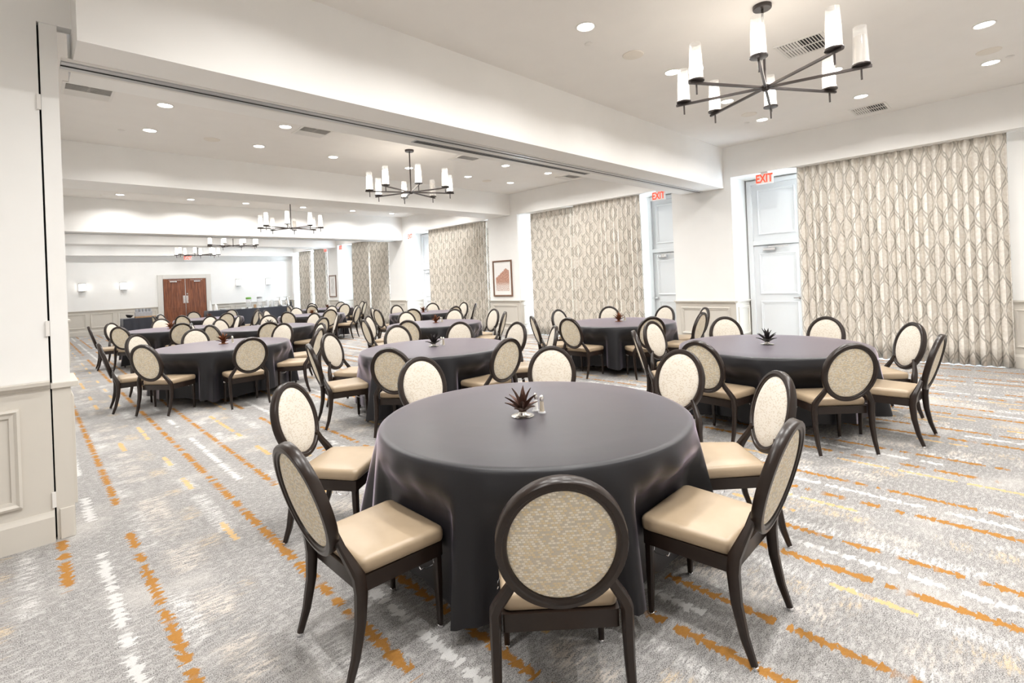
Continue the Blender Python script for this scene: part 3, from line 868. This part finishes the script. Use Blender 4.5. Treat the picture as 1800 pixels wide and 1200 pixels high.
vent(.6, 7.64, 1, 'square slatted ceiling vent of second bay closest to the jamb')
vent(3.27, 7.66, 1, 'square slatted ceiling vent between downlights and the second chandelier')
vent(6.3, 7.66, 1, 'square slatted ceiling vent just past the second chandelier')
vent(9.54, 7.66, 1, 'square slatted ceiling vent of second bay closest to the curtains')
lv = empty('linear_vent', (4.83, 4.80, 3.215))
obj('frame', B(-1.62, 1.62, -.055, .055, -.006, 0), 'track_metal', lv)
for k in range(3):
    obj('slot', B(-1.60, 1.60, -.040 + .028 * k, -.022 + .028 * k, -.0075, -.0055), 'vent_dark', lv)
tag(lv, 'long narrow metal air diffuser under the deep beam', 'vent')
SPK = mesh('speaker_cover', lathe(bmesh.new(), [(.115, 0), (.11, -.008), (.09, -.012), (.01, -.013)], 28), 'disc_cream', True)
for (x, y), t in (((4.88, 2.94), 'past the first chandelier rod'), ((8.1, .21), 'next to the nearest-bay window lights'), ((8.18, 2.93), 'before the deep beam near the windows'), ((2.2, 8.96), 'in the second bay near the jamb'), ((8.15, 9.1), 'in the second bay near the windows')):
    s = link('ceiling_speaker', SPK); s.location = (x, y, ZC); tag(s, 'round cream ceiling speaker cover ' + t, 'speaker', 'ceiling speaker covers')
SPR = mesh('sprinkler_cap', lathe(bmesh.new(), [(.042, 0), (.042, -.004), (.028, -.012), (.01, -.014)], 20), 'vent_white', True)
for (x, y), t in (((4.28, 3.1), 'beside the first row of nearest-bay lights'), ((8.62, 3.13), 'close to the beam and bulkhead corner'), ((8.53, .04), 'by the window end of the nearest bay'), ((1.08, 9.17), 'in the second bay by the jamb'), ((1.4, 15.38), 'in the third bay by the jamb')):
    s = link('sprinkler_cap', SPR); s.location = (x, y, ZC); tag(s, 'small round sprinkler cap on ceiling ' + t, 'sprinkler', 'ceiling sprinkler caps')
# ---------------------------------------------------------------- wall sconces on the end wall
def sconce(x, label):
    e = empty('wall_sconce', (x, YF, 1.80))
    obj('back_plate', B(-.125, .125, -.03, -.001, .02, .34, .006), 'cup_grey', e)
    bm = bmesh.new()
    loft(bm, [rrect(.105, .105, -.15, -.03, z, .03, 5) for z in (.04, .06, .30, .32)])
    obj('shade', bm, 'sconce_glow', e, True)
    obj('lower_band', B(-.09, .09, -.14, -.03, .0, .04, .01), 'grey_lid', e)
    obj('upper_band', B(-.112, .112, -.155, -.025, .315, .345, .008), 'grey_lid', e)
    l = bpy.data.lights.new('sconce_light', 'POINT'); l.energy = 1.6; l.color = (1, .93, .82); l.shadow_soft_size = .08
    lo = bpy.data.objects.new('sconce_light', l); col.objects.link(lo); lo.parent = e; lo.location = (0, -.22, .18)
    tag(e, label, 'sconce', 'glowing wall sconces')
sconce(1.67, 'glowing wall sconce over panelling, farthest from the wooden doors on jamb side')
sconce(3.0, 'glowing wall sconce between another sconce and the wooden double doors')
sconce(7.45, 'glowing wall sconce above the green-lidded drink dispenser')
sconce(8.82, 'glowing wall sconce closest to the curtains')
# ---------------------------------------------------------------- buffets
def draped(x0, x1, y0, y1, z, name, label, mat='cloth_navy'):
    bm = bmesh.new()
    cx, cy = (x0 + x1) / 2, (y0 + y1) / 2
    per = []
    n = 40
    hx, hy = (x1 - x0) / 2, (y1 - y0) / 2
    def edge(s, grow):
        L = [(hx + grow, -hy - grow), (hx + grow, hy + grow), (-hx - grow, hy + grow), (-hx - grow, -hy - grow)]
        k = int(s * 4) % 4; f = s * 4 - int(s * 4)
        a, b = L[k], L[(k + 1) % 4]
        return (a[0] + (b[0] - a[0]) * f, a[1] + (b[1] - a[1]) * f)
    N2 = 160
    rows = []
    for t in (0, .03, .25, .5, .75, 1):
        r = []
        for i in range(N2):
            s = i / N2
            f = math.sin(s * 4 * 2 * math.pi * 5 + 1.3 * math.sin(s * 31))
            px, py = edge(s, .006 + .03 * t + .022 * t * f)
            r.append((cx + px, cy + py, z - (z - .03) * t if t > .03 else z - .004 * (t > 0)))
        rows.append(r)
    loft(bm, rows, cap=False)
    bm.faces.new([bm.verts[i] for i in range(N2)]) if False else None
    bm.verts.ensure_lookup_table()
    bm.faces.new(bm.verts[:N2])
    o = obj(name, bm, mat, None, True, 50)
    return tag(o, label, 'tablecloth')
def buffet(x0, x1, y0, y1, tl, cl):
    e = empty('buffet_table', ((x0 + x1) / 2, (y0 + y1) / 2, 0))
    hx, hy = (x1 - x0) / 2, (y1 - y0) / 2
    obj('tabletop', B(-hx + .01, hx - .01, -hy + .01, hy - .01, .72, .75), 'wood_block', e)
    for sx in (-1, 1):
        for sy in (-1, 1):
            obj('leg', lathe(bmesh.new(), [(.02, 0), (.02, .72)], 8, sx * (hx - .12), sy * (hy - .1)), 'frame_dark', e)
    tag(e, tl, 'table')
    draped(x0, x1, y0, y1, .757, 'buffet_cloth', cl)
buffet(2.44, 3.64, 22.0, 22.75, 'square buffet table hidden under dark cloth beside panelled wall', 'navy-black cloth on the cup buffet, corner folds showing')
buffet(5.62, 9.15, 24.45, 25.2, 'long buffet table hidden under dark cloth right of the wooden doors', 'navy-black cloth on the long buffet under the sconces')
ZT = .759
def item(name, bm, mat, x, y, label, cat, group=None, z=ZT, smooth=True):
    o = obj(name, bm, mat, None, smooth); o.location = (x, y, z)
    return tag(o, label, cat, group)
# cup buffet
CUPM = mesh('glass_cup', lathe(bmesh.new(), [(.030, 0), (.034, .004), (.040, .10), (.037, .10), (.031, .006)], 14), 'cup_grey', True)
tr = tag(obj('serving_board', B(-.30, .30, -.16, .16, 0, .05, .01), 'wood_block'), 'brown wooden serving board on the cup buffet', 'board'); tr.location = (3.10, 22.3, ZT)
RISE = tag(obj('cup_riser', B(-.25, .25, -.13, .13, 0, .16, .006), 'cup_grey'), 'grey riser under the rows of cups on the wooden board', 'riser'); RISE.location = (3.06, 22.35, ZT + .051)
for i in range(5):
    for j in range(2):
        o = link('glass_cup', CUPM); o.location = (2.86 + i * .10, 22.30 + j * .11, ZT + .213)
        tag(o, 'small grey glass cup standing on the riser of the cup buffet', 'cup', 'grey cups on the buffet riser')
bk = item('bread_basket', lathe(bmesh.new(), [(.05, 0), (.07, .02), (.115, .09), (.12, .095), (.11, .088), (.06, .02)], 24), 'dark_basket', 2.62, 22.2, 'tilted black basket at the edge of the cup buffet', 'basket')
bk.rotation_euler = (R(4), R(10), 0); bk.location.z = ZT + .03
for k in range(3):
    item('folded_napkin', B(-.09, .09, -.05, .05, 0, .03, .006), 'porcelain', 3.52, 22.10 + .015 * k, 'white folded napkin beside the wooden board on cup buffet', 'napkin', 'napkins on the cup buffet', ZT + .031 * k, False)
# long buffet
def dispenser(x, lid, label):
    e = empty('drink_dispenser', (x, 24.85, ZT))
    obj('base', lathe(bmesh.new(), [(.09, 0), (.09, .05), (.07, .06)], 18), 'grey_lid', e, True)
    obj('jar', lathe(bmesh.new(), [(.10, .06), (.112, .08), (.112, .40), (.10, .42), (.097, .42), (.108, .40), (.108, .085)], 20), 'glass', e, True)
    obj('lid', lathe(bmesh.new(), [(.115, .42), (.115, .48), (.10, .50), (.02, .505)], 20), lid, e, True)
    obj('tap', B(-.012, .012, -.16, -.105, .09, .12, .003), 'chrome', e)
    tag(e, label, 'dispenser')
dispenser(7.33, 'green_lid', 'clear glass drink dispenser with a green lid on long buffet')
dispenser(7.80, 'grey_lid', 'clear glass drink dispenser with a dark grey lid on long buffet')
def urn(x, label):
    e = empty('coffee_urn', (x, 24.85, ZT))
    obj('body', lathe(bmesh.new(), [(.07, 0), (.10, .02), (.105, .06), (.095, .24), (.05, .33), (.03, .36), (.03, .41)], 22), 'silver', e, True)
    obj('lid', lathe(bmesh.new(), [(.03, .41), (.15, .425), (.15, .44), (.02, .445)], 22), 'silver', e, True)
    obj('spout', wire(bmesh.new(), [(0, -.09, .10), (0, -.13, .11), (0, -.15, .09)], .012, 8), 'chrome', e, True)
    tag(e, label, 'urn', 'silver urns on the long buffet')
urn(8.70, 'silver flat-topped urn beside the white pitchers on long buffet'); urn(9.03, 'silver flat-topped urn nearer the curtains on long buffet')
for k in range(2):
    pt = empty('white_pitcher', (8.15 + .22 * k, 24.9, ZT))
    obj('body', lathe(bmesh.new(), [(.06, 0), (.068, .02), (.066, .26), (.058, .33), (.054, .33), (.06, .26), (.06, .02)], 18), 'porcelain', pt, True)
    obj('handle', wire(bmesh.new(), [(.064, 0, .27), (.11, 0, .25), (.115, 0, .15), (.066, 0, .08)], .010, 8), 'porcelain', pt, True)
    tag(pt, 'tall white pitcher between glass dispensers and silver urns', 'pitcher', 'white pitchers on long buffet')
item('menu_block', B(-.05, .05, -.03, .03, 0, .16, .004), 'wood_block', 7.56, 24.75, 'small wooden block between the two glass dispensers', 'block', smooth=False)
for k in range(2):
    item('napkin_cone', lathe(bmesh.new(), [(.09, 0), (.075, .06), (.055, .22), (.03, .38 - .12 * k), (.004, .46 - .14 * k)], 14), 'porcelain', 5.78 + .2 * k, 24.85 - .06 * k, ['tall white napkin cone at wooden-door end of long buffet', 'shorter white napkin cone beside the tall one on long buffet'][k], 'napkin', 'napkin cones on long buffet')
item('syrup_bottle', lathe(bmesh.new(), [(.045, 0), (.045, .16), (.018, .21), (.018, .27), (.02, .275)], 16), 'dark_basket', 9.1, 24.55, 'small dark bottle at the curtain end of long buffet', 'bottle')
for k, x in enumerate((7.0, 7.28, 7.66, 7.95, 8.80)):
    item('place_card', B(-.08, .08, -.004, .004, 0, .07), 'mat_board', x, 24.50, 'small white card standing along the front of long buffet', 'card', 'white cards on long buffet', smooth=False)
for k in range(4):
    item('white_plate', lathe(bmesh.new(), [(.07, 0), (.08, .004), (.13, .018), (.128, .022), (.075, .008)], 24), 'porcelain', 6.25, 24.8, 'white plate in the low stack by the napkin cones', 'plate', 'stacked plates on long buffet', ZT + .013 * k)
